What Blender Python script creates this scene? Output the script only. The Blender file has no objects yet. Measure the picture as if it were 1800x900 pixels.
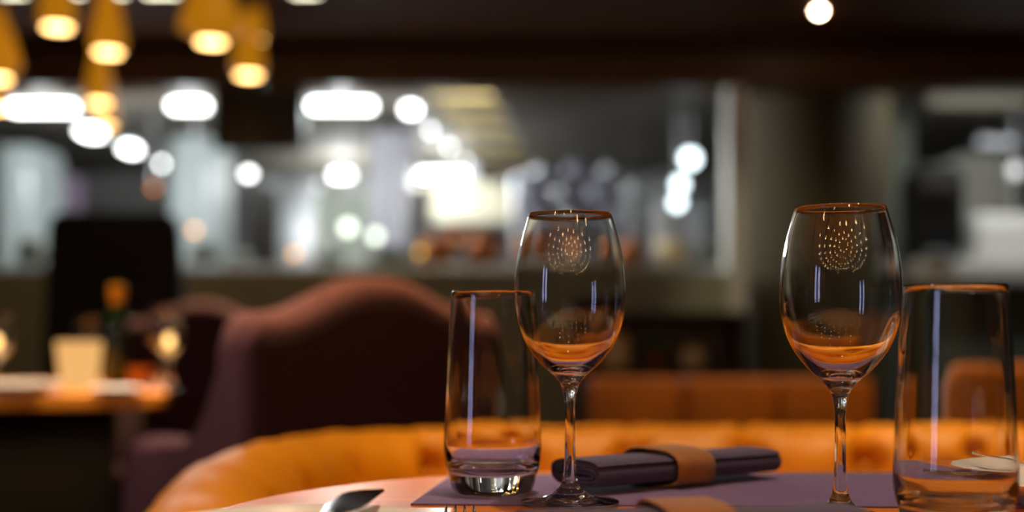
import bpy, bmesh, math, random
from mathutils import Vector, Matrix
random.seed(7)
PI = math.pi
SC = bpy.context.scene
COL = SC.collection

# ------------------------------------------------------------------ camera, world, exposure
F = 2200.0            # focal length in pixels of the 1800 px wide frame
HY = 575.0            # row of the horizon
CZ = 0.882            # camera height (table top is 0.75)
cam_d = bpy.data.cameras.new('camera')
cam = bpy.data.objects.new('camera', cam_d); COL.objects.link(cam)
cam.location = (0, 0, CZ); cam.rotation_euler = (PI/2, 0, 0)
cam_d.sensor_width = 36; cam_d.lens = F/1800*36
cam_d.shift_y = (HY-450)/1800
cam_d.clip_start = 0.02; cam_d.clip_end = 60
cam_d.dof.use_dof = True; cam_d.dof.focus_distance = 0.885
cam_d.dof.aperture_fstop = 2.15; cam_d.dof.aperture_blades = 9
SC.camera = cam
w = bpy.data.worlds.new('world'); SC.world = w; w.use_nodes = True
w.node_tree.nodes['Background'].inputs[0].default_value = (0.02, 0.018, 0.016, 1)
w.node_tree.nodes['Background'].inputs[1].default_value = 1.0
vs = SC.view_settings
SC.display_settings.display_device = 'sRGB'
vs.view_transform = 'Standard'; vs.look = 'None'; vs.gamma = 1.0; vs.use_curve_mapping = False
vs.exposure = 0.0
SC.cycles.max_bounces = 16; SC.cycles.transmission_bounces = 16; SC.cycles.glossy_bounces = 6
SC.cycles.diffuse_bounces = 4

# light levels, all in one place
E_TUBE = 13.0; E_PEND = 12.0; E_SHADE = 0.36; E_DOWN = 80.0; W_SPOT = 55.0; E_BULB = 75.0; E_WIN = 6.0
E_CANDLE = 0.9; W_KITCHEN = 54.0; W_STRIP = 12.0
WARM = (1.0, 0.76, 0.46); COOL = (0.97, 1.0, 0.97)

def at(x, y, d):                     # the point of the place that stands d metres in front of the camera at (x, y)
    return Vector(((x-900)*d/F, d, CZ+(HY-y)*d/F))
def X(x, d): return (x-900)*d/F
def Z(y, d): return CZ+(HY-y)*d/F

# ------------------------------------------------------------------ materials
def lin(c):
    return tuple(((v/255)/12.92 if v/255 <= .04045 else ((v/255+.055)/1.055)**2.4) for v in c)
def mat(name, rgb, rough=.5, metal=0, var=0., scale=20, bump=0., bscale=200, coat=0, sheen=0, spec=.5, stretch=None):
    m = bpy.data.materials.new(name); m.use_nodes = True
    nt = m.node_tree; b = nt.nodes['Principled BSDF']
    c = lin(rgb)
    b.inputs['Base Color'].default_value = (*c, 1); b.inputs['Roughness'].default_value = rough
    b.inputs['Metallic'].default_value = metal; b.inputs['Coat Weight'].default_value = coat
    b.inputs['Coat Roughness'].default_value = .12
    b.inputs['Sheen Weight'].default_value = sheen; b.inputs['Specular IOR Level'].default_value = spec
    tc = nt.nodes.new('ShaderNodeTexCoord'); mp = nt.nodes.new('ShaderNodeMapping')
    nt.links.new(tc.outputs['Object'], mp.inputs[0])
    if stretch: mp.inputs['Scale'].default_value = stretch
    if var:
        n = nt.nodes.new('ShaderNodeTexNoise'); n.inputs['Scale'].default_value = scale; n.inputs['Detail'].default_value = 6
        nt.links.new(mp.outputs[0], n.inputs['Vector'])
        r = nt.nodes.new('ShaderNodeValToRGB')
        r.color_ramp.elements[0].position = .3; r.color_ramp.elements[1].position = .7
        r.color_ramp.elements[0].color = (*[v*(1-var) for v in c], 1)
        r.color_ramp.elements[1].color = (*[min(1, v*(1+var)) for v in c], 1)
        nt.links.new(n.outputs['Fac'], r.inputs[0]); nt.links.new(r.outputs[0], b.inputs['Base Color'])
    if bump:
        n2 = nt.nodes.new('ShaderNodeTexNoise'); n2.inputs['Scale'].default_value = bscale; n2.inputs['Detail'].default_value = 4
        nt.links.new(mp.outputs[0], n2.inputs['Vector'])
        bp = nt.nodes.new('ShaderNodeBump'); bp.inputs['Strength'].default_value = bump; bp.inputs['Distance'].default_value = .002
        nt.links.new(n2.outputs['Fac'], bp.inputs['Height']); nt.links.new(bp.outputs[0], b.inputs['Normal'])
    return m
def emis(name, col, strength):
    m = bpy.data.materials.new(name); m.use_nodes = True
    nt = m.node_tree; nt.nodes.remove(nt.nodes['Principled BSDF'])
    e = nt.nodes.new('ShaderNodeEmission'); e.inputs[0].default_value = (*col, 1); e.inputs[1].default_value = strength
    nt.links.new(e.outputs[0], nt.nodes['Material Output'].inputs[0]); return m
def glass(name, col=(1, 1, 1), ior=1.5, rough=0):
    m = bpy.data.materials.new(name); m.use_nodes = True
    nt = m.node_tree; nt.nodes.remove(nt.nodes['Principled BSDF'])
    g = nt.nodes.new('ShaderNodeBsdfGlass'); g.inputs['Color'].default_value = (*col, 1)
    g.inputs['IOR'].default_value = ior; g.inputs['Roughness'].default_value = rough
    nt.links.new(g.outputs[0], nt.nodes['Material Output'].inputs[0]); return m

M = {}
M['glass'] = glass('clear_glass', (.985, .99, .985), 1.5)
M['green_glass'] = mat('green_glass', (8, 34, 14), .12, coat=.5)
M['wood_table'] = mat('lacquered_wood', (208, 118, 24), .4, var=.16, scale=7, coat=.06, stretch=(1, 9, 9))
M['wood_side'] = mat('orange_wood', (214, 132, 18), .5, var=.16, scale=6, coat=.3, stretch=(1, 8, 8))
M['wood_dark'] = mat('dark_wood', (46, 28, 17), .5, var=.3, scale=5, stretch=(1, 8, 8))
M['wood_ceiling'] = mat('brown_ceiling', (92, 44, 10), .6, var=.15, scale=3, stretch=(1, 6, 1))
M['mat_cloth'] = mat('purple_cloth', (106, 80, 126), .85, var=.06, scale=60, bump=.25, bscale=900, sheen=.1)
M['napkin'] = mat('navy_napkin_cloth', (60, 42, 82), .9, var=.08, scale=60, bump=.3, bscale=900, sheen=.2)
M['suede'] = mat('tan_suede', (150, 86, 12), .8, var=.14, scale=50, bump=.3, bscale=500, sheen=.3)
M['leather'] = mat('cognac_leather', (206, 128, 3), .48, spec=.28, var=.12, scale=9, bump=.18, bscale=260)
M['leather_brown'] = mat('brown_leather', (156, 84, 8), .55, spec=.25, var=.15, scale=8, bump=.2, bscale=200)
M['purple'] = mat('aubergine_fabric', (58, 34, 42), .9, var=.08, scale=40, bump=.2, bscale=700, spec=.15)
M['piping'] = mat('dark_piping', (34, 20, 30), .8)
M['black'] = mat('black_fabric', (20, 14, 13), .85, var=.1, scale=30)
M['black_plastic'] = mat('black_plastic', (14, 12, 12), .45)
M['steel'] = mat('stainless_steel', (186, 190, 196), .34, metal=1, var=.05, scale=4)
M['cutlery'] = mat('polished_steel', (210, 208, 206), .1, metal=1)
M['white'] = mat('white_enamel', (226, 226, 222), .45)
M['porcelain'] = mat('white_porcelain', (246, 238, 236), .22, coat=.4)
M['grey_wall'] = mat('grey_tile', (128, 130, 130), .6, var=.1, scale=3)
M['dark_wall'] = mat('dark_wall', (46, 38, 32), .8, var=.15, scale=2)
M['kceil'] = mat('kitchen_ceiling', (92, 86, 76), .8, var=.2, scale=2)
M['column'] = mat('olive_plaster', (64, 54, 24), .75, var=.08, scale=4, bump=.2, bscale=40)
M['pier'] = mat('grey_green_plaster', (86, 92, 84), .75, var=.08, scale=4)  # bar body; also stands in for the column's lit right side
M['floor'] = mat('dark_floor', (54, 38, 28), .5, var=.2, scale=4, stretch=(1, 6, 1))
M['cream'] = mat('cream_panel', (190, 168, 108), .6)
M['beige'] = mat('beige_ceramic', (206, 184, 140), .5)
M['gold'] = mat('gold_foil', (220, 150, 20), .35, metal=.6)
M['brass'] = mat('brass', (150, 96, 30), .35, metal=1)
M['copper'] = mat('copper', (150, 84, 38), .4, metal=.6)
M['dull_steel'] = mat('dull_steel', (96, 100, 92), .5, metal=.6)
M['orange'] = mat('orange_upholstery', (192, 106, 8), .55, var=.1, scale=10)
M['green'] = mat('herb_green', (40, 84, 34), .8, var=.3, scale=30)
M['tube'] = emis('white_light', COOL, E_TUBE)
M['tube_dim'] = emis('soft_white_light', (.96, 1, .97), 6.0)
M['tube_faint'] = emis('faint_white_light', (.9, .95, 1), .7)
M['tube_warm'] = emis('warm_white_light', (1, .92, .66), 7)
M['pend'] = emis('pendant_bulb', (1, .58, .20), E_PEND)
M['shade'] = None
M['bulb'] = emis('filament_bulb', (1, .62, .28), E_BULB)
M['down'] = emis('downlight_lens', (1, .74, .52), E_DOWN)
M['winpane'] = emis('evening_window', (.52, .56, 1.0), E_WIN)
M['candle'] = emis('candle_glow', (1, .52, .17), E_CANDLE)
M['flame'] = emis('flame', (1, .56, .18), 4)

def shade_mat():
    m = bpy.data.materials.new('amber_shade'); m.use_nodes = True
    nt = m.node_tree; b = nt.nodes['Principled BSDF']
    b.inputs['Base Color'].default_value = (.35, .14, .015, 1); b.inputs['Roughness'].default_value = .5
    b.inputs['Emission Color'].default_value = (1, .38, .006, 1); b.inputs['Emission Strength'].default_value = E_SHADE
    return m
M['shade'] = shade_mat()

# ------------------------------------------------------------------ builders
class MB:
    def __init__(s): s.bm = bmesh.new()
    def box(s, x0, x1, y0, y1, z0, z1, bev=0):
        r = bmesh.ops.create_cube(s.bm, size=1)
        vs_ = r['verts']
        for v in vs_:
            v.co = Vector(((x0+x1)/2+v.co.x*(x1-x0), (y0+y1)/2+v.co.y*(y1-y0), (z0+z1)/2+v.co.z*(z1-z0)))
        if bev:
            es = set(e for v in vs_ for e in v.link_edges)
            bmesh.ops.bevel(s.bm, geom=list(es), offset=bev, segments=3, profile=.5, affect='EDGES')
        return s
    def lathe(s, prof, seg=32, c=(0, 0, 0)):
        rings = []
        for r, z in prof:
            if r < 1e-6: rings.append([s.bm.verts.new((c[0], c[1], c[2]+z))])
            else: rings.append([s.bm.verts.new((c[0]+r*math.cos(2*PI*k/seg), c[1]+r*math.sin(2*PI*k/seg), c[2]+z)) for k in range(seg)])
        for a, b in zip(rings, rings[1:]):
            for k in range(seg):
                k2 = (k+1) % seg
                if len(a) == 1 and len(b) == 1: continue
                if len(a) == 1: f = (a[0], b[k2], b[k])
                elif len(b) == 1: f = (a[k], a[k2], b[0])
                else: f = (a[k], a[k2], b[k2], b[k])
                try: s.bm.faces.new(f)
                except ValueError: pass
        return s
    def tube(s, pts, r, seg=12):
        pts = [Vector(p) for p in pts]
        rr = r if isinstance(r, (list, tuple)) else [r]*len(pts)
        rings = []; up = Vector((0, 0, 1))
        for i, p in enumerate(pts):
            t = (pts[min(i+1, len(pts)-1)]-pts[max(i-1, 0)]).normalized()
            a = t.cross(up)
            if a.length < 1e-3: a = t.cross(Vector((1, 0, 0)))
            a.normalize(); b = a.cross(t)
            rings.append([s.bm.verts.new(p+(a*math.cos(2*PI*k/seg)+b*math.sin(2*PI*k/seg))*rr[i]) for k in range(seg)])
        for A, B in zip(rings, rings[1:]):
            for k in range(seg): s.bm.faces.new((A[k], A[(k+1) % seg], B[(k+1) % seg], B[k]))
        s.bm.faces.new(rings[0][::-1]); s.bm.faces.new(rings[-1])
        return s
    def prism(s, outline, a, b, axis='y', bev=0):
        def mk(p, q):
            return {'y': (p[0], q, p[1]), 'z': (p[0], p[1], q), 'x': (q, p[0], p[1])}[axis]
        A = [s.bm.verts.new(mk(p, a)) for p in outline]; B = [s.bm.verts.new(mk(p, b)) for p in outline]
        n = len(outline)
        fs = [s.bm.faces.new(A), s.bm.faces.new(B[::-1])]
        for k in range(n): s.bm.faces.new((A[k], B[k], B[(k+1) % n], A[(k+1) % n]))
        if bev:
            es = set(e for f in fs for e in f.edges)
            bmesh.ops.bevel(s.bm, geom=list(es), offset=bev, segments=4, profile=.5, affect='EDGES')
        return s
    def loft(s, rings, cap=True, closed=True):
        R = [[s.bm.verts.new(p) for p in r] for r in rings]
        n = len(R[0])
        for A, B in zip(R, R[1:]):
            for k in range(n if closed else n-1): s.bm.faces.new((A[k], A[(k+1) % n], B[(k+1) % n], B[k]))
        if cap: s.bm.faces.new(R[0][::-1]); s.bm.faces.new(R[-1])
        return s
    def sphere(s, c, r, sc=(1, 1, 1), seg=16):
        q = bmesh.ops.create_uvsphere(s.bm, u_segments=seg, v_segments=max(6, seg//2), radius=r)
        for v in q['verts']: v.co = Vector((c[0]+v.co.x*sc[0], c[1]+v.co.y*sc[1], c[2]+v.co.z*sc[2]))
        return s
    def build(s, name, m, parent=None, smooth=True, angle=40):
        bmesh.ops.recalc_face_normals(s.bm, faces=s.bm.faces[:])
        me = bpy.data.meshes.new(name)
        if smooth:
            for f in s.bm.faces: f.smooth = True
            for e in s.bm.edges:
                if len(e.link_faces) == 2 and e.calc_face_angle(0) > math.radians(angle): e.smooth = False
        s.bm.to_mesh(me); s.bm.free()
        o = bpy.data.objects.new(name, me); COL.objects.link(o)
        me.materials.append(m)
        if parent: o.parent = parent
        return o

def tag(o, label=None, cat=None, group=None, kind=None):
    if label: o['label'] = label
    if cat: o['category'] = cat
    if group: o['group'] = group
    if kind: o['kind'] = kind
    return o
def thing(name, label, cat, loc=(0, 0, 0), rz=0, group=None):
    o = bpy.data.objects.new(name, None); COL.objects.link(o)
    o.empty_display_size = .05
    o.location = loc; o.rotation_euler = (0, 0, rz)
    return tag(o, label, cat, group)
def dup(o, loc=None, rz=None, label=None, group=None, parent=None, scale=None):
    c = o.copy(); COL.objects.link(c)
    if parent: c.parent = parent
    for ch in list(o.children):
        dup(ch, parent=c)
    if loc is not None: c.location = loc
    if rz is not None: c.rotation_euler = (0, 0, rz)
    if scale: c.scale = scale if isinstance(scale, tuple) else (scale,)*3
    if label: c['label'] = label
    if group: c['group'] = group
    return c
def struct(name, mb, m, smooth=False):
    return tag(mb.build(name, m, smooth=smooth), kind='structure')
def catmull(pts, n=8):
    P = [Vector(p) for p in pts]; out = []
    for i in range(len(P)-1):
        p0 = P[max(i-1, 0)]; p1 = P[i]; p2 = P[i+1]; p3 = P[min(i+2, len(P)-1)]
        for k in range(n):
            t = k/n
            out.append(.5*((2*p1)+(p2-p0)*t+(2*p0-5*p1+4*p2-p3)*t*t+(3*p1-p0-3*p2+p3)*t**3))
    out.append(P[-1]); return out
def lamp_light(kind, name, parent, loc, power, col, rot=(0, 0, 0), size=.05, angle=None, blend=.5):
    L = bpy.data.lights.new(name, kind); L.energy = power; L.color = col
    if kind in ('POINT', 'SPOT'): L.shadow_soft_size = size
    if kind == 'SPOT': L.spot_size = angle; L.spot_blend = blend
    if kind == 'AREA': L.size = size
    o = bpy.data.objects.new(name, L); COL.objects.link(o)
    o.parent = parent; o.location = loc; o.rotation_euler = rot
    return o

# ------------------------------------------------------------------ the room
CEIL = 2.5; KC = 2.42; BULK = 7.0
struct('floor', MB().box(-4.6, 4.8, -3.6, 12.7, -.05, 0), M['floor'])
struct('ceiling', MB().box(-4.6, 4.8, -3.6, BULK+.01, CEIL, CEIL+.05), M['wood_ceiling'])
struct('ceiling_kitchen', MB().box(-4.6, 4.8, BULK, 12.7, KC, KC+.05), M['kceil'])
struct('wall_right', MB().box(4.7, 4.8, -3.6, 12.7, 0, CEIL), M['dark_wall'])
struct('wall_back', MB().box(-4.6, 4.8, 12.6, 12.7, 0, KC), M['grey_wall'])
struct('wall_front', MB().box(-4.6, 4.8, -3.6, -3.5, 0, CEIL), M['dark_wall'])
wl = MB()
wl.box(-4.6, -4.5, -3.6, -2.75, 0, CEIL); wl.box(-4.6, -4.5, -2.25, -1.95, 0, CEIL); wl.box(-4.6, -4.5, -1.55, 12.7, 0, CEIL)
for y0, y1 in ((-2.75, -2.25), (-1.95, -1.55)):
    wl.box(-4.6, -4.5, y0, y1, 0, .5); wl.box(-4.6, -4.5, y0, y1, 2.2, CEIL)
struct('wall_left', wl, M['dark_wall'])
for i, (y0, y1) in enumerate(((-2.75, -2.25), (-1.95, -1.55))):
    fr = MB()
    fr.box(-4.56, -4.49, y0, y0+.04, .5, 2.2); fr.box(-4.56, -4.49, y1-.04, y1, .5, 2.2)
    fr.box(-4.56, -4.49, y0, y1, .5, .54); fr.box(-4.56, -4.49, y0, y1, 2.16, 2.2); fr.box(-4.56, -4.49, y0, y1, 1.3, 1.33)
    wo = struct('window_%d' % (i+1), fr, M['wood_dark'])
    MB().box(-4.55, -4.53, y0+.04, y1-.04, .54, 2.16).build('pane', M['winpane'], wo, smooth=False)
# bulkhead above the kitchen opening and the low wall under it
zb = Z(152, BULK)
struct('beam_kitchen', MB().box(-4.5, 4.7, BULK, BULK+.25, zb, CEIL), mat('beam_wood', (88, 54, 20), .5, var=.2, scale=4, stretch=(1, 8, 8)))
struct('wall_kitchen_low', MB().box(-4.5, 1.3, BULK, BULK+.15, 0, 1.20), mat('grey_green_wall', (158, 162, 142), .7, var=.12, scale=2))
struct('column_lit_edge', MB().box(X(1280, 6.98), X(1312, 6.98), 6.98, 7.18, 0, zb), M['white'])  # white strip standing for the column's edge lit from the kitchen
# column
struct('column', MB().lathe([(0, 0), (.5, 0), (.5, .12), (.46, .13), (.46, KC), (0, KC)], 64, (1.875, 7.78, 0)), M['column'], True)
struct('column_lit_side', MB().box(X(1520, 8.4), X(1604, 8.4), 8.4, 8.6, 0, KC), M['pier'])  # grey-green slab standing for the column's right side, lighter where light falls

# ------------------------------------------------------------------ the table in front
TZ = .75
def table_outline(x0, x1, y0, y1, r, n=20):
    out = []
    for cx, cy, a0 in ((x1-r, y1-r, 0), (x0+r, y1-r, 90), (x0+r, y0+r, 180), (x1-r, y0+r, 270)):
        for k in range(n+1):
            a = math.radians(a0+90*k/n); out.append((cx+r*math.cos(a), cy+r*math.sin(a)))
    return out
t = thing('dining_table', 'orange lacquered wood table with rounded corners carrying the wine glasses', 'table', (.42, .64, 0))
MB().prism([(x-.42, y-.64) for x, y in table_outline(-.219, 1.06, .14, 1.148, .306)], TZ-.03, TZ, 'z', .006).build('tabletop', M['wood_table'], t)
MB().lathe([(0, .03), (.045, .03), (.045, .68), (.16, .715), (.16, .72), (0, .72)], 32).build('leg', M['black_plastic'], t)
MB().lathe([(0, 0), (.24, 0), (.24, .015), (.05, .035), (0, .035)], 48).build('base', M['black_plastic'], t)

# placemat
mm = MB()
mm.prism([(-.075, .926), (-.0535, 1.108), (.352, 1.122), (.378, .908)], TZ, TZ+.0016, 'z', .0004)
tag(mm.build('placemat', M['mat_cloth']), 'purple cloth placemat lying on the orange table under the napkin', 'placemat')
MZ = TZ+.0016

# ------------------------------------------------------------------ glasses
def wine_profile():
    outer = [(0, 0.0008), (20, .0), (34.5, .3), (36, 1.0), (35.6, 1.9), (28, 3.0), (20, 4.6), (14, 7), (9, 10.8), (6.2, 15.5), (4.8, 23), (4.1, 36), (3.7, 55), (3.9, 70),
             (4.8, 80), (7.0, 88), (12.0, 94.5), (22.0, 103.5), (32.3, 117), (39.0, 133), (41.2, 150), (40.4, 172), (36.9, 193), (30.8, 214.2)]
    inner = [(30.2, 214.2), (36.2, 193), (39.6, 172), (40.2, 150), (37.7, 133.5), (30.8, 118.2), (20.0, 106.6), (10, 100.6), (0, 99.0)]
    rim = [(30.65, 214.6), (30.35, 214.6)]
    o = [(max(0, p.x), p.y) for p in catmull([(a, b, 0) for a, b in outer[1:]], 4)]
    i = [(max(0, p.x), p.y) for p in catmull([(a, b, 0) for a, b in inner], 5)]
    pr = [(0, 0.001)]+o+rim+i
    pr[-1] = (0, pr[-1][1])
    return [(a/1000, b/1000) for a, b in pr]
wine_me = None
def wine_glass(loc, label, scale=1.0, group=None):
    return tag(MB().lathe(wine_profile(), 96).build('wine_glass', M['glass'], angle=80), label, 'wine glass', group)
wg = wine_glass(None, 'clear empty wine glass with its foot on the purple placemat edge beside the rolled napkin', group='wine glasses on the front table')
wg.location = (X(1002, .928), .928, MZ)
wg2 = dup(wg, (X(1477, .863), .863, TZ), label='clear empty wine glass in front of the column beside the right tumbler')
def tumbler_profile():
    outer = [(26, 0), (29.5, .8), (31.4, 3.5), (33.0, 8), (35.2, 15.6), (37.4, 24), (38.4, 33), (38.4, 42), (37.6, 60), (36.0, 95), (34.2, 128), (32.2, 157.2)]
    inner = [(30.4, 157.2), (32.4, 128), (34.2, 95), (35.7, 60), (36.2, 42), (35.2, 33), (32.0, 25), (25, 19.5), (12, 17.0), (0, 16.4)]
    o = [(p.x, p.y) for p in catmull([(a, b, 0) for a, b in outer], 5)]
    i = [(max(0, p.x), p.y) for p in catmull([(a, b, 0) for a, b in inner], 5)]
    pr = [(0, 1.2), (22, 1.0)]+o+[(31.9, 158.2), (31.3, 158.5), (30.8, 158.2)]+i
    pr[-1] = (0, pr[-1][1])
    return [(a/1000, b/1000) for a, b in pr]
tb = tag(MB().lathe(tumbler_profile(), 96).build('tumbler', M['glass'], angle=80), 'clear tapered tumbler with thick base on the placemat, overlapped by a wine glass', 'tumbler', 'tumblers on the front table')
tb.location = (X(866, .984), .984, MZ)
dup(tb, (X(1679, .801), .801, TZ), label='clear tapered tumbler near the right border with a plate seen through it')

# ------------------------------------------------------------------ rolled napkins and their rings
def napkin_mesh():
    L = .2; a0, b0 = .0325, .0115; th = .0021; pitch = .0031; turns = 3.4
    mb = MB(); n = int(turns*36); NS = 16
    rings = []
    for j in range(NS+1):
        u = j/NS; yy = (u-.5)*L
        sag = 1+.06*math.sin(u*5+1)+.12*u*(1-abs(2*u-1.1))
        lo = []; hi = []
        for k in range(n+1):
            tt = 2*PI*k/36; a = a0-pitch*k/36; b = b0-pitch*k/36*.92
            b = max(b, .0009); ca, sa = math.cos(tt+.6), math.sin(tt+.6)
            ex = math.copysign(abs(ca)**.62, ca); ez = math.copysign(abs(sa)**.68, sa)
            z = b0*sag
            hi.append((a*ex, yy+.001*math.sin(k*.4), z+b*ez*sag)); lo.append(((a-th)*ex, yy+.001*math.sin(k*.4), z+(b-min(th, b*.8))*ez*sag))
        rings.append(hi+lo[::-1])
    mb.loft(rings)
    return mb
def band_mesh():
    mb = MB(); rings = []
    for yy in (-.02, -.0195, .0195, .02):
        e = 0.0004 if abs(yy) == .02 else 0
        out = []; inn = []
        for k in range(61):
            tt = math.radians(200)+2*PI*k/60*1.06
            gr = .0022*k/60
            ca, sa = math.cos(tt), math.sin(tt)
            ex = math.copysign(abs(ca)**.62, ca); ez = math.copysign(abs(sa)**.68, sa)
            zc = .0147
            out.append(((.0352+gr-e)*ex, yy, zc+(.0145+gr-e)*ez)); inn.append(((.0336+gr+e)*ex, yy, zc+(.0128+gr+e)*ez))
        rings.append(out+inn[::-1])
    return mb.loft(rings)
ax = math.atan2(1.088-.978, .232-.073)-PI/2      # the napkin lies along +y of its own frame
nroll = napkin_mesh().build('rolled_napkin', M['napkin'])
tag(nroll, 'dark purple rolled cloth napkin lying on the placemat between the wine glasses', 'napkin', 'rolled napkins')
n_c = Vector((.132, 1.042, MZ+.0004)); up = Vector((0, 0, .0023)); nroll.location = n_c+up; nroll.rotation_euler = (0, 0, ax)
ring = tag(band_mesh().build('napkin_ring', M['suede']), 'tan suede band around the napkin lying between the wine glasses', 'napkin ring', 'suede napkin bands')
dv = Vector((-math.sin(ax), math.cos(ax), 0))
ring.location = n_c+dv*-.003; ring.rotation_euler = (0, 0, ax)
n2 = Vector((.106, .728, TZ+.0006))
ax2 = math.radians(-78)
dup(nroll, n2+up, ax2, 'dark purple rolled napkin at the bottom border in front of the wine glasses')
dup(ring, n2+Vector((-math.sin(ax2), math.cos(ax2), 0))*-.005, ax2, 'tan suede band at the bottom border just right of the left wine glass foot')

# ------------------------------------------------------------------ plates and cutlery
plate = tag(MB().lathe([(0, .003), (.045, .003), (.047, 0), (.051, 0), (.054, .004), (.072, .012), (.0895, .0185), (.0905, .0195), (.0895, .0205), (.072, .0145), (.056, .0075), (.05, .006), (0, .006)], 96).build('side_plate', M['porcelain']),
            'white side plate at the left front of the table under a butter knife', 'plate', 'side plates')
plate.location = (-.121, .70, TZ)
dup(plate, (X(1790, .93)+.05, .945, TZ), label='white side plate at the right border behind the tumbler')

def knife():
    t = thing('butter_knife', 'polished butter knife resting on the left plate with its blade tip raised', 'knife', group='butter knives')
    mb = MB(); rings = []
    for u in range(13):
        q = u/12; y = .012+q*.085
        rt = .004+.006*min(1, q*3); lf = -.004-.007*math.sin(min(1, q*1.7)*PI/2)
        if q > .72: lf += (rt-lf-.0006)*((q-.72)/.28)**2.2
        th = .0012*(1-.5*q)+.0002; z = .003*q*q; md = (rt+lf)/2
        rings.append([(lf, y, z+.0015), (md, y, z-th), (rt, y, z), (md, y, z+th)])
    mb.loft(rings).build('blade', M['cutlery'], t)
    mb = MB(); rings = []
    for u in range(15):
        q = u/14; y = .014-q*.105
        r = .0032+.0035*min(1, q*1.6); rz_ = .0028+.0008*q
        if q > .93: r *= .6; rz_ *= .6
        rings.append([(r*math.cos(2*PI*k/14), y, rz_*math.sin(2*PI*k/14)) for k in range(14)])
    mb.loft(rings).build('handle', M['cutlery'], t)
    return t
kn = knife()
kn.location = (-.1035, .690, TZ+.0262); kn.rotation_euler = (math.radians(.3), math.radians(3), math.radians(-8))
kn2 = dup(kn, (.445, .93, TZ+.024), label='polished butter knife on the plate at the right border')
kn2.rotation_euler = (math.radians(2), 0, math.radians(62))

def fork():
    t = thing('fork', 'steel fork at the bottom border with only its tine tips showing', 'fork', group='forks')
    mb = MB(); rings = []
    for u in range(12):
        q = u/11; y = -.085+q*.085
        r = .0052-.0028*q; z = .003+.004*q*q
        rings.append([(r*math.cos(2*PI*k/12), y, z+.0014*math.sin(2*PI*k/12)) for k in range(12)])
    mb.loft(rings).build('handle', M['cutlery'], t)
    mb = MB(); rings = []
    for q in (0, .3, .6, 1):
        hw = .0028+.0088*min(1, q*1.7); z = .0068-.003*q
        rings.append([(-hw, q*.028, z-.0008), (hw, q*.028, z-.0008), (hw, q*.028, z+.0008), (-hw, q*.028, z+.0008)])
    mb.loft(rings).build('neck', M['cutlery'], t)
    for k in range(4):
        x = -.0099+k*.0066
        MB().tube([(x, .026, .0038), (x, .04, .0034), (x, .055, .0044), (x*.97, .068, .0072)], [.0017, .0016, .0013, .0008], 8).build('tine', M['cutlery'], t)
    return t
fk = fork()
fk.location = (X(814, .87), .808, TZ); fk.rotation_euler = (0, 0, math.radians(2))
dup(fk, (.374, .935, MZ), math.radians(72), 'steel fork on the placemat seen through the right tumbler')

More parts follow.
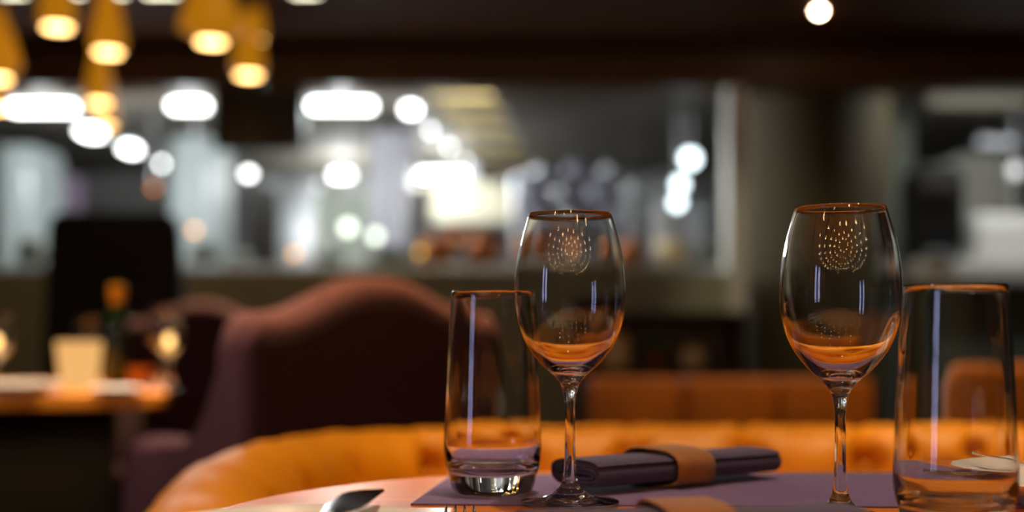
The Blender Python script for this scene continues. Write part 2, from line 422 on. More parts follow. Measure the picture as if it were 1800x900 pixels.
# ------------------------------------------------------------------ curved leather sofa around the table
def sofa():
    t = thing('sofa', 'curved cognac leather sofa with tufted rolled back behind the table', 'sofa', (.45, 1.6, 0))
    path = catmull([(-.292, 1.13, 0), (-.325, 1.30, 0), (-.335, 1.53, 0), (-.275, 1.78, 0), (-.13, 1.96, 0), (.05, 2.04, 0), (.3, 2.055, 0), (.6, 2.055, 0), (.86, 2.04, 0), (1.04, 1.96, 0), (1.17, 1.76, 0), (1.22, 1.52, 0), (1.2, 1.3, 0), (1.18, 1.13, 0)], 18)
    n = len(path); s = [0]
    for a, b in zip(path, path[1:]): s.append(s[-1]+(b-a).length)
    tot = s[-1]
    zr, rr = .640, .082
    base_sec = [(-.045, .09), (-.05, .3), (-.058, .5), (-.062, .58)]
    for k in range(19):
        a = math.radians(205-k*13); base_sec.append((rr*math.cos(a), zr+rr*math.sin(a)))
    base_sec += [(.076, .585), (.092, .54), (.096, .5), (.09, .45), (.085, .4), (.06, .38), (.03, .3), (.02, .09)]
    mb = MB(); rings = []; PIT = .19; btn = []
    for i, p in enumerate(path):
        tg = (path[min(i+1, n-1)]-path[max(i-1, 0)]).normalized(); nr = Vector((tg.y, -tg.x, 0))
        end = min(1, min(s[i], tot-s[i])/.05); sc = math.sqrt(max(.0, 1-(1-end)**2))*.25+.75
        ring_ = []
        ph = (s[i]/PIT) % 1; du = (ph-.5)*PIT
        ph2 = (s[i]/PIT+.5) % 1; du2 = (ph2-.5)*PIT
        front = .045*max(0, 1-min(s[i], tot-s[i])/.42)**2
        for (a, z) in base_sec:
            ang = math.atan2(z-zr, a) if z > zr-rr*.9 else None
            rad = 0
            if z > .57:
                inner = max(0, min(1, (math.cos(ang)+.75)/1.2)) if ang is not None else 1
                if a < 0 and z < zr: inner = 0
                rad -= .014*math.exp(-(du/.008)**2)*inner*(1 if .75 < s[i] < tot-.75 else .5)
                rad += .004*(1-(2*du/PIT)**2)*inner-.002+.0016*math.sin(s[i]*47+a*60)*math.sin(s[i]*21)
            dimp = 0
            if a > .03: 
                dimp += .055*math.exp(-(du**2+(z-.66)**2)/.03**2)*(1 if .75 < s[i] < tot-.75 else .3)
                dimp += .03*math.exp(-(du2**2+(z-.53)**2)/.025**2)
            if ang is not None and z > .57: a2 = a+math.cos(ang)*rad; z2 = z+math.sin(ang)*rad
            else: a2, z2 = a+rad, z
            a2 -= dimp
            q = p+nr*(a2*sc); ring_.append((q.x-.45, q.y-1.6, (z2-zr)*sc+zr-front+.011*math.exp(-((min(s[i], tot-s[i])-.55)/.3)**2) if z2 > .5 else z2))
        rings.append(ring_)
    mb.loft(rings)
    mb.build('backrest', M['leather'], t, angle=70)
    nb = int(tot/PIT)
    for b in range(nb):
        ss = (b+.5)*PIT
        i = min(range(n), key=lambda k: abs(s[k]-ss))
        tg = (path[min(i+1, n-1)]-path[max(i-1, 0)]).normalized(); nr = Vector((tg.y, -tg.x, 0))
        p = path[i]+nr*.045
        MB().sphere((p.x-.45, p.y-1.6, .655), .011, (1, 1, .9), 12).build('button', M['leather'], t)
    inner = []
    for i in range(0, n, 6):
        tg = (path[min(i+1, n-1)]-path[max(i-1, 0)]).normalized(); nr = Vector((tg.y, -tg.x, 0))
        p = path[i]+nr*.035; inner.append((p.x-.45, p.y-1.6))
    MB().prism(inner, .3, .44, 'z', .02).build('seat', M['leather'], t)
    MB().prism(inner, .09, .3, 'z').build('base', M['leather'], t)
    for x, y in ((-.66, -.4), (.66, -.4), (-.5, .3), (.5, .3)):
        MB().lathe([(0, 0), (.016, 0), (.026, .09), (0, .09)], 16, (x, y, 0)).build('foot', M['wood_dark'], t)
    return t
sofa()

# ------------------------------------------------------------------ aubergine armchairs
def armchair(label):
    t = thing('armchair', label, 'armchair', group='aubergine armchairs')
    # local frame: x across, +y the way the chair faces, z up
    W = .27
    prof = []
    for k in range(41):
        x = -W+2*W*k/40; u = abs(x)/W
        z = .908+.064*(math.cos(min(1, max(0, u-.05)/.75)*PI)*.5+.5)-.04*max(0, (u-.88)/.12)**2
        prof.append((x, z))
    mb = MB(); rings = []; D = .13; r = .045
    for x, z in prof:
        e = .012*max(0, (abs(x)/W-.93)/.07)**2
        sec = [(e, .2), (e, z-r)]
        for k in range(1, 7):
            a = math.radians(180-15*k); sec.append((e+r+r*math.cos(a), z-r+r*math.sin(a)))
        for k in range(0, 7):
            a = math.radians(90-15*k); sec.append((D-e-r+r*math.cos(a), z-r+r*math.sin(a)))
        sec += [(D-e, .2)]
        rings.append([(x, y_, z_) for y_, z_ in sec])
    mb.loft(rings); mb.build('backrest', M['purple'], t, angle=60)
    # piped roll along the top edge
    MB().tube([(x, -.002+.010, z-.05) for x, z in prof[2:-2]], .009, 8).build('piping', M['piping'], t)
    MB().tube([(-W+.03, .006, .2)]+[(-W+.03, .006, .25+k*.06) for k in range(11)], .007, 8).build('piping', M['piping'], t)
    MB().tube([(W-.03, .006, .2)]+[(W-.03, .006, .25+k*.06) for k in range(11)], .007, 8).build('piping', M['piping'], t)
    for sx in (-1, 1):
        # wing: tall at the back, sweeping down into the arm
        ol = [(.03, .2), (.03, .87), (.07, .89), (.10, .86), (.115, .80), (.135, .72), (.18, .675), (.26, .668), (.55, .665), (.60, .65), (.62, .61), (.615, .2)]
        a, b = (sx*W-.05-.045*sx, sx*W+.05-.045*sx)
        MB().prism([(y, z) for y, z in ol], a, b, 'x', .03).build('arm', M['purple'], t)
    MB().box(-W+.05, W-.05, .1, .63, .3, .46, .035).build('seat_cushion', M['purple'], t)
    MB().box(-W, W, .04, .60, .16, .31, .01).build('seat_frame', M['purple'], t)
    for x in (-W+.05, W-.05):
        for y in (.07, .55):
            MB().lathe([(0, 0), (.014, 0), (.022, .17), (0, .17)], 12, (x, y, 0)).build('leg', M['wood_dark'], t)
    return t
ac = armchair('aubergine camelback armchair seen from behind, between the sofa and the side table')
aa = math.radians(36)
corner = Vector((X(432, 2.06), 2.06, 0))
ac.location = corner+Vector((math.cos(aa), math.sin(aa), 0))*.27; ac.rotation_euler = (0, 0, aa)
ac2 = dup(ac, (-1.06, 4.35, 0), PI+math.radians(4), 'aubergine armchair facing the camera behind the candlelit side table')

# ------------------------------------------------------------------ side table with its things
t = thing('side_table', 'orange wooden table at the left with a glowing candle cup on it', 'table', (-.69, 2.50, 0), math.radians(14))
MB().prism(table_outline(-1.5, 0, 0, .74, .03, 6), .722, .75, 'z', .005).build('tabletop', M['wood_side'], t)
MB().box(-1.4, -.55, .08, .66, .67, .722).build('apron', M['wood_dark'], t, smooth=False)
MB().box(-.62, -.12, .36, .42, 0, .722, .004).build('shade_panel', M['black_plastic'], t)  # added black panel: makes the dark under the table, covers the lit chair
for x in (-1.37, -.58):
    for y in (.11, .63):
        MB().box(x-.025, x+.025, y-.025, y+.025, 0, .67, .004).build('leg', M['wood_dark'], t)
def on(x, d): return (X(x, d), d, .75)
c = thing('candle_cup', 'glowing cream candle cup on the side table', 'candle', on(139, 2.74))
MB().lathe([(0, 0), (.036, 0), (.040, .004), (.049, .098), (.048, .101), (.045, .098), (.038, .012), (0, .01)], 40).build('cup', M['candle'], c)
MB().lathe([(0, .011), (.036, .011), (.038, .05), (0, .05)], 24).build('wax', M['porcelain'], c)
MB().sphere((0, 0, .062), .006, (1, 1, 2), 10).build('flame', M['flame'], c)
b = thing('bottle', 'dark green bottle with gold foil neck beside the candle cup', 'bottle', on(206, 2.86))
MB().lathe([(0, 0), (.026, 0), (.029, .004), (.029, .13), (.025, .15), (.016, .165), (0, .165)], 32).build('body', M['green_glass'], b)
MB().lathe([(0, .160), (.0185, .160), (.016, .172), (.0155, .185), (0, .185)], 24).build('collar', M['green'], b)
MB().lathe([(0, .184), (.0155, .184), (.016, .2), (.019, .205), (.019, .222), (.014, .228), (0, .228)], 24).build('foil', M['gold'], b)
def candle_glass(x, d, label):
    q = thing('candle_glass', label, 'candle holder', on(x, d), group='stemmed candle glasses')
    k = .72
    MB().lathe([(a*k, z*k) for a, z in wine_profile()], 40).build('glass', M['glass'], q, angle=80)
    MB().lathe([(0, .0732), (.010, .0742), (.0180, .082), (.0200, .09), (0, .09)], 20).build('wax', M['candle'], q)
    MB().sphere((0, 0, .103), .009, (1, 1, 1.5), 10).build('flame', M['flame'], q)
candle_glass(297, 2.66, 'stemmed glass with a lit candle beside the armchair wing')
candle_glass(-6, 2.5, 'stemmed glass with a lit candle cut by the left border')
sg = dup(wg, on(152, 2.95), label='empty wine glass on the side table behind the candle cup', scale=.72); sg['group'] = 'wine glasses on the side table'
sg = dup(wg, on(285, 2.9), label='empty wine glass on the side table behind the candle glass', scale=.85); sg['group'] = 'wine glasses on the side table'
q = thing('cup', 'small orange cup on the side table right of the green bottle', 'cup', on(246, 2.72))
MB().lathe([(0, 0), (.018, 0), (.027, .045), (.0255, .045), (.017, .004), (0, .003)], 24).build('body', M['orange'], q)
MB().tube([(.024+.014*math.sin(a), 0, .025+.013*math.cos(a)) for a in [k*PI/8 for k in range(9)]], .003, 8).build('handle', M['orange'], q)
sp = dup(plate, on(30, 2.5), label='white side plate near the left border of the side table'); sp['group'] = 'plates on the side table'
sp = dup(plate, on(205, 2.5), label='white side plate in front of the green bottle on the side table', scale=.6); sp['group'] = 'plates on the side table'

# black high-backed chair beyond the side table
ch = thing('high_back_chair', 'black high-backed chair standing behind the side table', 'chair', (X(203, 5.1), 5.1, 0), math.radians(4))
hb = [(-.29, .44), (-.262, 1.28), (-.245, 1.33), (-.2, 1.35), (.2, 1.35), (.245, 1.33), (.262, 1.28), (.29, .44)]
MB().prism(hb, -.05, .05, 'y', .02).build('backrest', M['black'], ch)
MB().box(-.23, .23, -.5, -.03, .38, .48, .025).build('seat', M['black'], ch)
for x in (-.2, .2):
    for y in (-.46, -.0):
        MB().box(x-.02, x+.02, y-.02, y+.02, 0, .40, .003).build('leg', M['black_plastic'], ch)

# ------------------------------------------------------------------ bench, shelf and right-hand chair
bn = thing('bench', 'brown leather bench with padded back panels behind the tufted sofa', 'bench', (X(1280, 3.7), 3.7, 0))
zt = Z(664, 3.7)
for k in range(3):
    x0 = -.42+k*.28
    MB().box(x0+.003, x0+.277, -.05, .05, .42, zt, .015).build('back_panel', M['leather_brown'], bn)
MB().box(-.42, .42, .04, .55, .3, .45, .02).build('seat', M['leather_brown'], bn)
MB().box(-.40, .40, -.03, .52, .06, .3).build('plinth', M['wood_dark'], bn, smooth=False)
for x in (-.36, .36):
    MB().box(x-.03, x+.03, .0, .45, 0, .06).build('foot', M['black_plastic'], bn, smooth=False)

shf = thing('shelf_unit', 'dark wooden shelf unit with pots and plants, left of the column', 'shelf', (X(1150, 5.2), 5.2, 0))
hw = .34
for x in (-hw, hw): MB().box(x-.015, x+.015, -.15, .15, 0, Z(548, 5.2)).build('side_panel', M['wood_dark'], shf, smooth=False)
sz = [.06, .40, Z(655, 5.2), Z(548, 5.2)-.02]
for z in sz: MB().box(-hw, hw, -.15, .15, z, z+.02).build('shelf', M['wood_dark'], shf, smooth=False)
MB().box(-hw, hw, .14, .15, .05, Z(548, 5.2)).build('back_panel', M['wood_dark'], shf, smooth=False)
def jar(x, d, z, r, h, m, name, label, cat, group=None, lid=None):
    j = thing(name, label, cat, (X(x, d), d, z), 0, group)
    MB().lathe([(0, 0), (r*.8, 0), (r, h*.25), (r, h*.75), (r*.75, h), (r*.65, h), (r*.65, h*.9), (0, h*.9)], 24).build('body', m, j)
    if lid: MB().lathe([(0, h*.97), (r*.8, h*.97), (r*.8, h*1.08), (r*.2, h*1.12), (0, h*1.18)], 24).build('lid', lid, j)
    return j
s2 = sz[2]+.02
jar(1082, 5.1, s2, .06, .13, M['beige'], 'jar', 'beige jar on the shelf right of the left wine glass', 'jar', 'jars on the dark shelf', M['wood_side'])
jar(1218, 5.1, s2, .05, .09, M['beige'], 'jar', 'small beige jar at the right end of the dark shelf', 'jar', 'jars on the dark shelf', M['wood_dark'])
pl = thing('potted_herb', 'potted herb in the middle of the dark shelf', 'plant', (X(1150, 5.1), 5.1, s2))
MB().lathe([(0, 0), (.03, 0), (.04, .06), (.035, .06), (.03, .05), (0, .05)], 20).build('pot', M['copper'], pl)
lf = MB()
for k in range(40):
    a = random.random()*2*PI; r = .045*math.sqrt(random.random()); z = .06+random.random()*.07
    lf.sphere((r*math.cos(a), r*math.sin(a), z), .014, (1, .7, .5), 6)
lf.build('foliage', M['green'], pl)

# orange chair at the right border
oc = thing('orange_chair', 'orange upholstered chair at the right border behind the tumbler', 'chair', (X(1800, 3.3), 3.3, 0))
zt = Z(640, 3.3)
ol = [(-.22, .36), (-.225, zt-.06), (-.2, zt-.01), (-.15, zt), (.15, zt), (.2, zt-.01), (.225, zt-.06), (.22, .36)]
MB().prism(ol, -.04, .05, 'y', .02).build('backrest', M['orange'], oc)
MB().box(-.23, .23, .03, .5, .36, .47, .03).build('seat', M['orange'], oc)
for x in (-.19, .19):
    for y in (0, .45): MB().lathe([(0, 0), (.012, 0), (.02, .38), (0, .38)], 12, (x, y, 0)).build('leg', M['wood_dark'], oc)

# ------------------------------------------------------------------ pendant lamps over the left part of the room
def pendant(x, y, d, label, k=1.0, wide=1.0):
    p = at(x, y, d)
    t = thing('pendant_lamp', label, 'pendant lamp', p, 0, 'amber pendant lamps')
    ch_ = CEIL-p.z
    pr = [(.056, 0), (.067, .02), (.072*wide, .05), (.064*wide, .11), (.05*wide, .18), (.037, .25), (.027, .29)]
    o = [(a.x*k, a.y*k) for a in catmull([(a, b_, 0) for a, b_ in pr], 4)]
    inn = [(max(a-.003, .001), z) for a, z in o]
    MB().lathe(o+inn[::-1]+[o[0]], 32).build('shade', M['shade'], t)
    MB().lathe([(0, -.004), (.050*k, -.004), (.050*k, .012), (0, .022)], 32).build('bulb', M['pend'], t)
    MB().lathe([(0, .282*k), (.028*k, .282*k), (.028*k, .31*k), (.01, .325*k), (0, .325*k)], 20).build('cap', M['brass'], t)
    MB().tube([(0, 0, .32*k), (0, 0, ch_-.015)], .004, 8).build('cord', M['black_plastic'], t)
    MB().lathe([(0, ch_-.02), (.045, ch_-.02), (.045, ch_), (0, ch_)], 20).build('ceiling_rose', M['brass'], t)
pendant(101, 48, 5.0, 'amber pendant lamp at the top left corner, highest of the left cluster')
pendant(190, 92, 5.2, 'amber pendant lamp hanging lower and right of the corner one')
pendant(371, 74, 4.9, 'large bright amber pendant lamp in the middle cluster', 1.0, 1.7)
pendant(445, 70, 6.3, 'dimmer amber pendant lamp just right of the large bright one', .9)
pendant(437, 132, 5.6, 'lowest amber pendant lamp of the middle cluster, above the hanging screen')
pendant(175, 181, 6.1, 'amber pendant lamp hanging in front of the white kitchen lights', .95)
pendant(184, 221, 6.5, 'lowest amber pendant lamp of the left cluster', .9)
pendant(-6, 138, 5.1, 'amber pendant lamp cut by the left border', 1.0, 1.3)
pendant(-10, 190, 5.9, 'lower amber pendant lamp cut by the left border')

# recessed linear lights at the top border
for x0, x1, lab in ((5, 45, 'short warm ceiling light at the top left corner'), (132, 146, 'tiny warm ceiling light at the top border'),
                    (192, 222, 'small warm ceiling light at the top border'), (255, 312, 'longest warm ceiling light at the top border'), (515, 560, 'warm ceiling light at the top border right of the pendants')):
    d = 2200*(CEIL-.02-CZ)/(HY+13)
    q = thing('ceiling_light', lab, 'ceiling light', (X((x0+x1)/2, d), d, CEIL-.03), 0, 'linear ceiling lights')
    L = (x1-x0)*d/F/2
    MB().box(-L-.015, L+.015, -.025, .025, .01, .03, .004).build('housing', M['black_plastic'], q)
    MB().box(-L, L, -.015, .015, .004, .01).build('diffuser', M['tube_warm'], q, smooth=False)

# downlights (the visible one, those over table and sofa, and added fill spots)
def downlight(loc, label, power=0, angle=100, target=None, col=WARM, group='ceiling downlights'):
    t = thing('downlight', label, 'ceiling light', loc, 0, group)
    MB().lathe([(.03, 0), (.045, 0), (.045, -.006), (.032, -.008), (.03, 0)], 32).build('trim_ring', M['brass'], t)
    MB().sphere((0, 0, -.004), .018, (1, 1, 1), 16).build('lens', M['down'], t)
    if power:
        rot = (0, 0, 0)
        if target is not None:
            v = Vector(target)-Vector(loc); rot = v.to_track_quat('-Z', 'Y').to_euler()
        lamp_light('SPOT', 'spot', t, (0, 0, -.03), power, col, rot, .035, math.radians(angle), .6)
d = 2200*(CEIL-.01-CZ)/(HY-20)
downlight((X(1440, d), d, CEIL), 'round downlight shining in the dark ceiling at the upper right')
downlight((.15, .95, CEIL), 'ceiling downlight above the dining table', W_SPOT*1.2, 42, (.15, .9, .7), (1, .80, .54))
downlight((-.2, 1.65, CEIL), 'ceiling downlight above the sofa arm', W_SPOT*1.9, 40, (-.2, 1.5, .7))
downlight((.45, 1.75, CEIL), 'ceiling downlight above the middle of the sofa', W_SPOT*1.9, 40, (.4, 1.75, .7))
downlight((1.0, 1.75, CEIL), 'ceiling downlight above the right part of the sofa', W_SPOT*1.9, 40, (1.0, 1.75, .7))
downlight((-.36, 2.32, CEIL), 'added ceiling downlight above the left shoulder of the aubergine armchair', W_SPOT*11, 19, (-.37, 2.24, .95), (1, .56, .2))  # added narrow spot, draws the bright band on the chair top
downlight((-.05, 2.62, CEIL), 'added ceiling downlight behind the aubergine armchair', W_SPOT*12, 19, (-.07, 2.46, .95), (1, .56, .2))  # added too, lights the right half of that band
downlight((-.62, 2.25, CEIL), 'added ceiling downlight above the arm of the aubergine armchair', W_SPOT*4.5, 24, (-.64, 2.30, .66))  # added to brighten the top of the arm
downlight((-1.6, 1.7, CEIL), 'added ceiling downlight left of the aubergine armchair', W_SPOT*3.2, 26, (-.6, 2.28, .68), (1, .72, .62))  # added to brighten the chair's left side
downlight((-.95, 4.6, CEIL), 'added ceiling downlight above the armchair facing the camera', W_SPOT*12, 44, (-1.0, 4.2, .8), (1, .70, .34))  # added to bring the far armchair out of the dark
downlight((-1.2, 3.1, CEIL), 'added ceiling downlight above the side table', W_SPOT*5, 40, (-1.15, 2.8, .75))  # added to brighten the table top and the bottle foil
downlight((1.1, 3.2, CEIL), 'added ceiling downlight above the brown bench', W_SPOT*1.9, 60, (.9, 3.65, .65))  # added to brighten the bench back
downlight((1.25, 4.2, CEIL), 'added ceiling downlight in front of the column', W_SPOT*1.0, 34, (1.75, 7.2, .95), (1, .88, .55))  # added as soft front light on the column

# chandelier of small filament bulbs behind the camera (seen in the glasses)
chn = thing('bulb_chandelier', 'wide chandelier of small filament bulbs on hoops', 'chandelier', (-.15, -1.7, 1.75), 0)
for r, nb in ((.4, 8), (.8, 14), (1.2, 20), (1.6, 26), (2.0, 30)):
    hz = .08+.2*(2.0-r)
    MB().tube([(r*math.cos(2*PI*k/48), r*math.sin(2*PI*k/48), hz) for k in range(49)], .006, 8).build('hoop', M['brass'], chn)
    for k in range(nb):
        a = 2*PI*k/nb
        MB().sphere((r*math.cos(a), r*math.sin(a), hz-.04), .0175, (1, 1, 1.2), 10).build('bulb', M['bulb'], chn)
for k in range(3):
    a = 2*PI*k/3
    MB().tube([(2*math.cos(a), 2*math.sin(a), .08), (0, 0, .74)], .003, 6).build('wire', M['brass'], chn)
MB().lathe([(0, .71), (.06, .71), (.06, .75), (0, .75)], 20).build('ceiling_rose', M['brass'], chn)

# sconce glimmer on the column's lit side
sc_ = thing('wall_spot', 'tiny dim pink lamp on the grey lit side of the column', 'lamp', (X(1560, 8.35), 8.35, Z(247, 8.35)))
MB().lathe([(0, 0), (.03, 0), (.03, .04), (0, .04)], 20).build('housing', M['black_plastic'], sc_).rotation_euler = (-PI/2, 0, 0)
MB().sphere((0, -.0, 0), .016, (1, 1, 1), 12).build('lens', emis('dim_pink', (1, .5, .36), 9), sc_)

# black screen hung from the bulkhead
hs = thing('hanging_screen', 'black box-shaped screen hanging under the beam over the kitchen opening', 'screen', at(456, 209, 6.7))
wv = 79*6.7/F; hv = 56*6.7/F
MB().box(-wv, wv, -.04, .04, -hv, hv, .008).build('casing', M['black_plastic'], hs)
MB().box(-wv+.02, wv-.02, -.044, -.038, -hv+.02, hv-.02).build('panel', mat('screen_black', (9, 8, 9), .25), hs, smooth=False)
MB().box(-.1, .1, .03, .31, -.04, .04).build('bracket', M['black_plastic'], hs, smooth=False)
MB().box(-.02, .02, .0, .04, hv, CEIL-hs.location.z).build('pole', M['black_plastic'], hs, smooth=False)

# ------------------------------------------------------------------ the kitchen
def klight(x, y, d, L, wpx, label, col='tube', along=False, drop=.0):
    p = at(x, y, d)
    t = thing('kitchen_light', label, 'ceiling light', p, 0, 'white kitchen lights')
    hl = L/2
    a, b = (hl, wpx/2) if not along else (wpx/2, hl)
    MB().box(-a-.01, a+.01, -b-.01, b+.01, .02, .05, .005).build('housing', M['steel'], t)
    MB().box(-a, a, -b, b, -.02, .02, .01).build('tube', M[col], t)
    if KC-p.z > .07:
        for sx in (-a*.8, a*.8): MB().tube([(sx, 0, .05), (sx, 0, KC-p.z)], .004, 6).build('rod', M['steel'], t)
klight(75, 190, 8.1, .40, .10, 'broad white kitchen light at the left, nearest of its receding row')
klight(160, 233, 9.15, .12, .22, 'second white kitchen light of the left receding row')
klight(229, 262, 9.95, .09, .2, 'third white kitchen light of the left receding row')
klight(284, 288, 10.9, .03, .06, 'farthest white kitchen light of the left receding row')
klight(332, 186, 8.0, .22, .10, 'white kitchen light just left of the hanging screen')
klight(601, 186, 8.0, .39, .10, 'long white kitchen light just right of the hanging screen')
klight(722, 193, 8.1, .08, .1, 'nearest white kitchen light of the middle receding row', 'tube')
klight(757, 230, 9.05, .04, .05, 'second white kitchen light of the middle receding row', 'tube_dim')
klight(790, 259, 9.9, .04, .05, 'third white kitchen light of the middle receding row', 'tube_dim')
klight(818, 284, 10.8, .03, .05, 'farthest white kitchen light of the middle receding row', 'tube_dim')
klight(437, 306, 11.4, .06, .08, 'smallest round white kitchen light above the dark post')
klight(601, 308, 11.5, .17, .08, 'short white kitchen light at the back wall')
klight(777, 307, 10.9, .40, .08, 'long white kitchen light over the cream hood')
for k, (x, lab) in enumerate(((-3.2, 'added strip light hidden behind the beam at the far left'), (-1.6, 'added strip light hidden behind the beam left of the middle'), (.1, 'added strip light hidden behind the beam left of the column'), (3.0, 'added strip light hidden behind the beam above the white bar'))):  # added fill lights for the kitchen, unseen behind the beam
    q = thing('fill_strip', lab, 'ceiling light', (x, BULK+.32, KC-.03), 0, 'added strip lights behind the beam')
    MB().box(-.6, .6, -.03, .03, 0, .03, .004).build('housing', M['steel'], q)
    MB().box(-.58, .58, -.02, .02, -.012, 0).build('diffuser', M['tube_warm'], q, smooth=False)
    L_ = lamp_light('AREA', 'glow', q, (0, 0, -.03), W_STRIP*(1.15 if x > 2 else 1), COOL, (math.radians(25), 0, 0), 1.1)
    L_.data.shape = 'RECTANGLE'; L_.data.size_y = .05
def globe(x, y, d, r, label, m, pole_to=None):
    p = at(x, y, d)
    t = thing('globe_lamp', label, 'lamp', p, 0, 'kitchen globe lamps')
    MB().sphere((0, 0, 0), r, (1, 1, 1), 20).build('globe', m, t)
    MB().lathe([(0, r*.8), (r*.5, r*.8), (r*.4, r*1.3), (0, r*1.3)], 16).build('cap', M['steel'], t)
    MB().tube([(0, 0, r*1.2), (0, 0, KC-p.z)], .004, 6).build('rod', M['steel'], t)
em_blue = emis('blue_white_light', (.80, .95, 1.0), 7)
em_green = emis('pale_green_light', (.90, 1.0, .84), 4.5)
globe(1213, 279, 8.4, .05, 'upper bright bluish globe lamp left of the column', em_blue)
globe(1195, 324, 8.6, .04, 'middle bright bluish globe lamp left of the column', em_blue)
globe(1190, 356, 8.8, .04, 'lowest bright bluish globe lamp left of the column', em_blue)
globe(612, 400, 9.0, .04, 'pale green-white globe lamp above the armchair', em_green)
globe(660, 415, 9.3, .035, 'lower pale green-white globe lamp above the armchair', em_green)
globe(740, 443, 7.6, .022, 'small golden globe lamp above the armchair', emis('gold_light', (1, .55, .04), 3.5))
globe(517, 446, 7.4, .022, 'dim amber globe lamp above the armchair shoulder', emis('amber_light', (1, .45, .06), 3.5))
globe(342, 405, 7.8, .022, 'dim amber globe lamp right of the black high-backed chair', emis('amber_light2', (1, .42, .08), 4))
globe(270, 330, 9, .02, 'dim orange globe lamp above the black high-backed chair', emis('orange_light', (1, .32, .05), 3))
orl = emis('heat_lamp', (1, .40, .16), 3.0)
orl2 = emis('heat_lamp_dim', (1, .46, .14), .8)
def heat(x, y, d, r, label, m=None):
    p = at(x, y, d); t = thing('heat_lamp', label, 'lamp', p, 0, 'orange heat lamps')
    MB().lathe([(r, 0), (r*.9, r*.6), (r*.3, r*1.3), (0, r*1.35), (0, r*1.3), (r*.25, r*1.2), (r*.85, r*.55), (r*.95, 0)], 24).build('shade', M['copper'], t)
    MB().sphere((0, 0, r*.35), r*.6, (1, 1, .9), 14).build('bulb', m or orl, t)
    MB().tube([(0, 0, r*1.3), (0, 0, KC-p.z)], .004, 6).build('cord', M['black_plastic'], t)
heat(1107, 440, 8, .06, 'orange heat lamp right of the left wine glass rim')
heat(1010, 446, 8.3, .05, 'orange heat lamp seen through the left wine glass')
heat(800, 424, 8.2, .05, 'orange heat lamp left of the left wine glass', orl2)
heat(838, 424, 8.6, .05, 'second orange heat lamp left of the left wine glass', orl2)
heat(1180, 436, 8.6, .04, 'dim orange heat lamp farthest right of the row', orl2)

def fridge(x0, x1, ytop, d, m, label, name='steel_fridge', group='tall kitchen units'):
    a, b = X(x0, d), X(x1, d); h = min(Z(ytop, d), KC-.01); w_ = (b-a)/2
    t = thing(name, label, 'cabinet', ((a+b)/2, d, 0), 0, group)
    MB().box(-w_, w_, .02, .6, .06, h, .004).build('body', m, t, smooth=False)
    for z0, z1 in ((.08, h*.48), (h*.485, h-.01)):
        q = MB().box(-w_+.005, w_-.005, -.01, .02, z0, z1, .004).build('door', m, t)
        MB().tube([(w_-.04, -.035, z0+.2), (w_-.04, -.035, z1-.2)], .008, 8).build('handle', M['steel'], q)
    for x in (-w_+.04, w_-.04): MB().lathe([(0, 0), (.02, 0), (.02, .06), (0, .06)], 10, (x, .1, 0)).build('foot', M['black_plastic'], t)
white2 = mat('pale_lavender_enamel', (160, 160, 172), .6)
white3 = mat('pale_green_enamel', (164, 172, 160), .6)
white4 = mat('pale_blue_enamel', (156, 168, 170), .6)
fridge(300, 378, 240, 9.8, white4, 'pale blue-white tall kitchen cabinet right of the high-backed chair')
fridge(470, 560, 318, 11.6, M['steel'], 'steel kitchen cabinet under the hanging screen')
fridge(556, 650, 330, 10.4, white3, 'pale green-white kitchen cabinet behind the globe lamps')
fridge(652, 722, 228, 9.6, white2, 'pale lavender tall kitchen cabinet in the middle')
fridge(0, 60, 255, 9.4, white4, 'pale tall kitchen cabinet at the left border')
fridge(64, 104, 300, 10.4, mat('dusty_lavender', (120, 104, 128), .7), 'dusty lavender kitchen cabinet beside the pale one')
fridge(1700, 1790, 268, 9.2, mat('light_grey_enamel', (176, 176, 168), .6), 'grey kitchen cabinet right of the black machine')
fridge(1150, 1240, 300, 11.2, M['steel'], 'steel cabinet behind the bluish globe lamps')
# dark posts
for x, d, lab in ((463, 8.0, 'dark post under the smallest round light'), (735, 8.9, 'dark post right of the lavender cabinet')):
    q = thing('post', lab, 'post', (X(x, d), d, 0), 0, 'dark kitchen posts')
    MB().box(-.09, .09, -.05, .05, .02, Z(330, d), .006).build('shaft', M['black_plastic'], q)
    MB().box(-.11, .11, -.08, .08, 0, .02).build('base_plate', M['black_plastic'], q, smooth=False)

# cream hood with its baffles
hd = thing('extractor_hood', 'cream kitchen hood under the long white light', 'hood', (X(810, 11.9), 11.9, Z(396, 11.9)))
hw = 95*11.9/F; hh = 70*11.9/F
MB().prism([(-hw, 0), (hw, 0), (hw, hh*.35), (hw*.8, hh), (-hw*.8, hh), (-hw, hh*.35)], -.35, .35, 'y', .01).build('canopy', mat('cream_enamel', (176, 172, 152), .6), hd)
MB().box(-hw*.3, hw*.3, -.15, .2, hh, KC-hd.location.z).build('duct', M['steel'], hd, smooth=False)
for k in range(4): MB().box(-hw+.04+k*hw*.48, -hw+.02+(k+1)*hw*.48, -.3, .3, -.01, .005).build('filter', M['steel'], hd, smooth=False)
# slatted beige ceiling raft that recedes along the middle row of lights
for k in range(5):
    y = 166+k*30; d = 1.40*2200/(HY-y)
    x0 = 752+k*24; x1 = 866+k*16
    q = thing('ceiling_slat', ['nearest beige ceiling slat of the receding raft', 'second beige ceiling slat of the receding raft', 'third beige ceiling slat of the receding raft', 'fourth beige ceiling slat of the receding raft', 'farthest beige ceiling slat of the receding raft'][k], 'ceiling panel', (X((x0+x1)/2, d), d, Z(y, d)), 0, 'beige ceiling slats')
    hw = (x1-x0)/2*d/F
    MB().box(-hw, hw, -.015, .015, -.024, .024, .004).build('board', M['cream'], q)
    for sx in (-hw*.8, hw*.8): MB().tube([(sx, 0, .03), (sx, 0, KC-q.location.z)], .004, 6).build('rod', M['steel'], q)

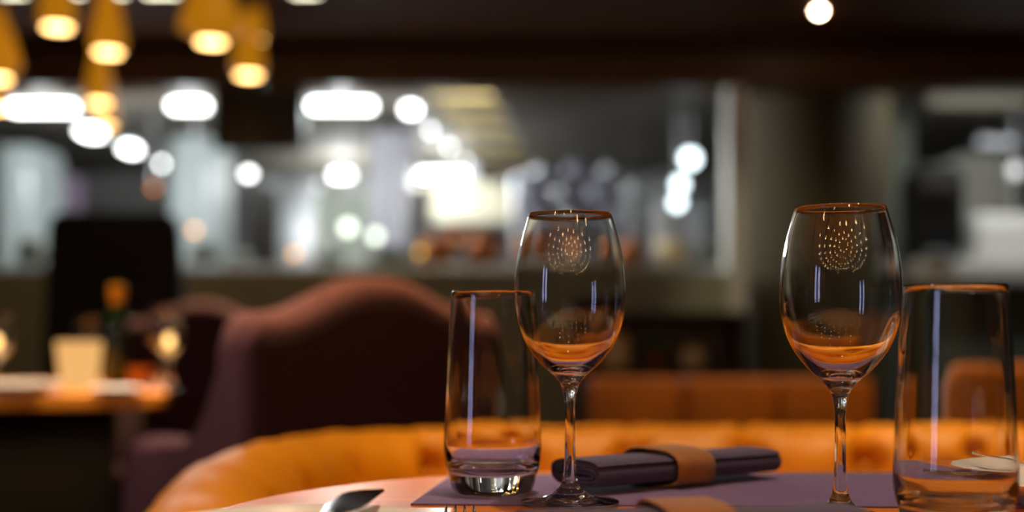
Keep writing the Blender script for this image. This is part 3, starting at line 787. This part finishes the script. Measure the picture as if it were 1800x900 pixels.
# steel shelving in the kitchen with pans
def shelving(x0, x1, ylist, d, m, label):
    a, b = X(x0, d), X(x1, d); w_ = (b-a)/2
    t = thing('kitchen_shelf', label, 'shelf', ((a+b)/2, d, 0), 0, 'steel kitchen shelving')
    ztop = Z(min(ylist), d)
    for x in (-w_, w_):
        for y in (-.2, .2): MB().tube([(x, y, 0), (x, y, ztop)], .015, 8).build('post', M['steel'], t)
    for yy in ylist: MB().box(-w_, w_, -.22, .22, Z(yy, d)-.02, Z(yy, d), .004).build('shelf', m, t)
    return t, [(Z(yy, d)) for yy in ylist]
lav = mat('lavender_grey_metal', (150, 150, 170), .5, metal=.3)
t_, zs_ = shelving(905, 1105, [312, 352, 395], 10.2, lav, 'lavender-grey steel shelving behind the left wine glass')
for k, (x, zi) in enumerate(((930, 1), (985, 1), (1050, 1), (950, 0), (1010, 0), (1070, 0), (940, 2), (1000, 2), (1075, 2))):
    jar(x, 10.2, zs_[zi], .075, .13, M['steel'] if k % 2 else lav, 'pan', '%s on the %s shelf behind the left wine glass, %s' % ('steel pot' if k % 2 else 'grey pot', ['top', 'middle', 'bottom'][zi], ['at the left', 'at the left', 'in the middle', 'in the middle', 'at the right', 'at the right', 'at the left', 'in the middle', 'at the right'][[0, 2, 4, 1, 3, 5, 6, 7, 8][k]]), 'pot', 'pots on the steel shelving')
# pass counter with stacked things
ct = thing('pass_counter', 'steel pass counter on the low wall in front of the kitchen', 'counter', (X(640, 7.4), 7.45, 0))
a = -4.4-ct.location.x; b_ = 1.28-ct.location.x
MB().box(a, b_, -.27, .3, 1.20, 1.24, .005).build('worktop', M['steel'], ct)
MB().box(a+.02, b_-.02, -.1, .28, .1, 1.20).build('body', M['steel'], ct, smooth=False)
MB().box(a+.05, b_-.05, -.05, .25, 0, .1).build('plinth', M['black_plastic'], ct, smooth=False)
for k, (x, r, h, m, lab) in enumerate(((360, .09, .16, 'dull_steel', 'steel pot on the pass right of the high-backed chair'), (420, .07, .10, 'dull_steel', 'grey bowl on the pass left of the dark post'),
        (580, .09, .13, 'dull_steel', 'steel pot on the pass under the globe lamps'), (680, .11, .14, 'dull_steel', 'grey bowl on the pass above the armchair top'),
        (770, .1, .22, 'copper', 'copper pot on the pass left of the left tumbler'), (850, .1, .2, 'copper', 'copper pot on the pass above the left tumbler'), (930, .09, .2, 'copper', 'copper pot on the pass seen through the left wine glass'),
        (1105, .09, .16, 'copper', 'copper pot on the pass right of the left wine glass'), (1180, .09, .2, 'beige', 'beige pot on the pass left of the column'), (1247, .06, .2, 'dull_steel', 'steel pot on the pass beside the column'),
        (60, .1, .2, 'dull_steel', 'steel pot on the pass at the left border'))):
    jar(x, 7.4, 1.24, r, h*.8, M[m], 'pot', lab, 'pot', 'pots on the pass', M['dull_steel'] if k % 3 == 0 else None)

# ------------------------------------------------------------------ white bar at the right
wb = thing('white_bar', 'white bar counter at the right border behind the column', 'counter', (X(1720, 7.8), 7.8, 0))
zc = Z(456, 7.58)
MB().box(-.46, 1.7, -.22, .4, zc-.14, zc, .01).build('worktop', M['white'], wb)
MB().box(-.44, 1.66, -.14, .38, .1, zc-.14).build('body', M['pier'], wb, smooth=False)
MB().box(-.4, 1.6, -.08, .3, 0, .1).build('plinth', M['black_plastic'], wb, smooth=False)
mc = thing('coffee_machine', 'black upright machine with rounded top standing on the white bar', 'machine', (X(1637, 7.75), 7.75, zc))
hh = 168*7.6/F; hw = 46*7.6/F
MB().prism([(-hw, .02), (-hw, hh*.86), (-hw*.8, hh*.97), (-hw*.4, hh), (hw*.4, hh), (hw*.8, hh*.97), (hw, hh*.86), (hw, .02)], -.14, .14, 'y', .012).build('body', M['black_plastic'], mc)
MB().box(-hw*.7, hw*.7, -.155, -.13, hh*.55, hh*.8, .006).build('panel', mat('dark_panel', (26, 20, 20), .3), mc)
MB().box(-hw*.6, hw*.6, -.2, -.13, .02, .05, .004).build('drip_tray', M['steel'], mc)
for x in (-hw*.7, hw*.7): MB().box(x-.015, x+.015, -.1, .1, 0, .02).build('foot', M['black_plastic'], mc, smooth=False)
wx = thing('white_cabinet', 'white box cabinet on the bar at the right border', 'cabinet', (X(1765, 7.85), 7.85, zc))
MB().box(-.24, .55, -.15, .2, 0, 80*7.8/F, .015).build('body', M['white'], wx)
for x0 in (-.22, .16): MB().box(x0, x0+.34, -.165, -.148, .015, 80*7.8/F-.015, .004).build('door', M['white'], wx)
ub = thing('wall_cabinet', 'beige hanging cabinet under the beam at the upper right', 'cabinet', (X(1705, 8.15), 8.15, Z(194, 8.15)))
gb = mat('grey_beige', (112, 106, 92), .6)
MB().box(-.32, .32, -.15, .2, 0, 30*8.2/F, .006).build('body', gb, ub)
MB().box(-.31, .31, -.16, -.15, .01, 30*8.2/F-.01).build('door', gb, ub, smooth=False)
for x in (-.25, .25): MB().tube([(x, 0, 30*8.2/F), (x, 0, KC-ub.location.z)], .01, 8).build('rod', M['steel'], ub)
klight(1752, 250, 9.0, .25, .08, 'pale light panel at the right border above the grey cabinet', 'tube_faint')
globe(1785, 300, 8.2, .04, 'white globe lamp at the right border', emis('white_globe', (1, 1, 1), 1.6))

# daylight-white area lamps that belong to the kitchen fittings
kl = [o for o in bpy.data.objects if o.name.startswith('kitchen_light')]
for o in kl:
    if o.name in ('kitchen_light', 'kitchen_light.004', 'kitchen_light.005', 'kitchen_light.011', 'kitchen_light.012'):
        lamp_light('POINT', 'glow', o, (0, 0, -.08), W_KITCHEN, COOL, size=.05)
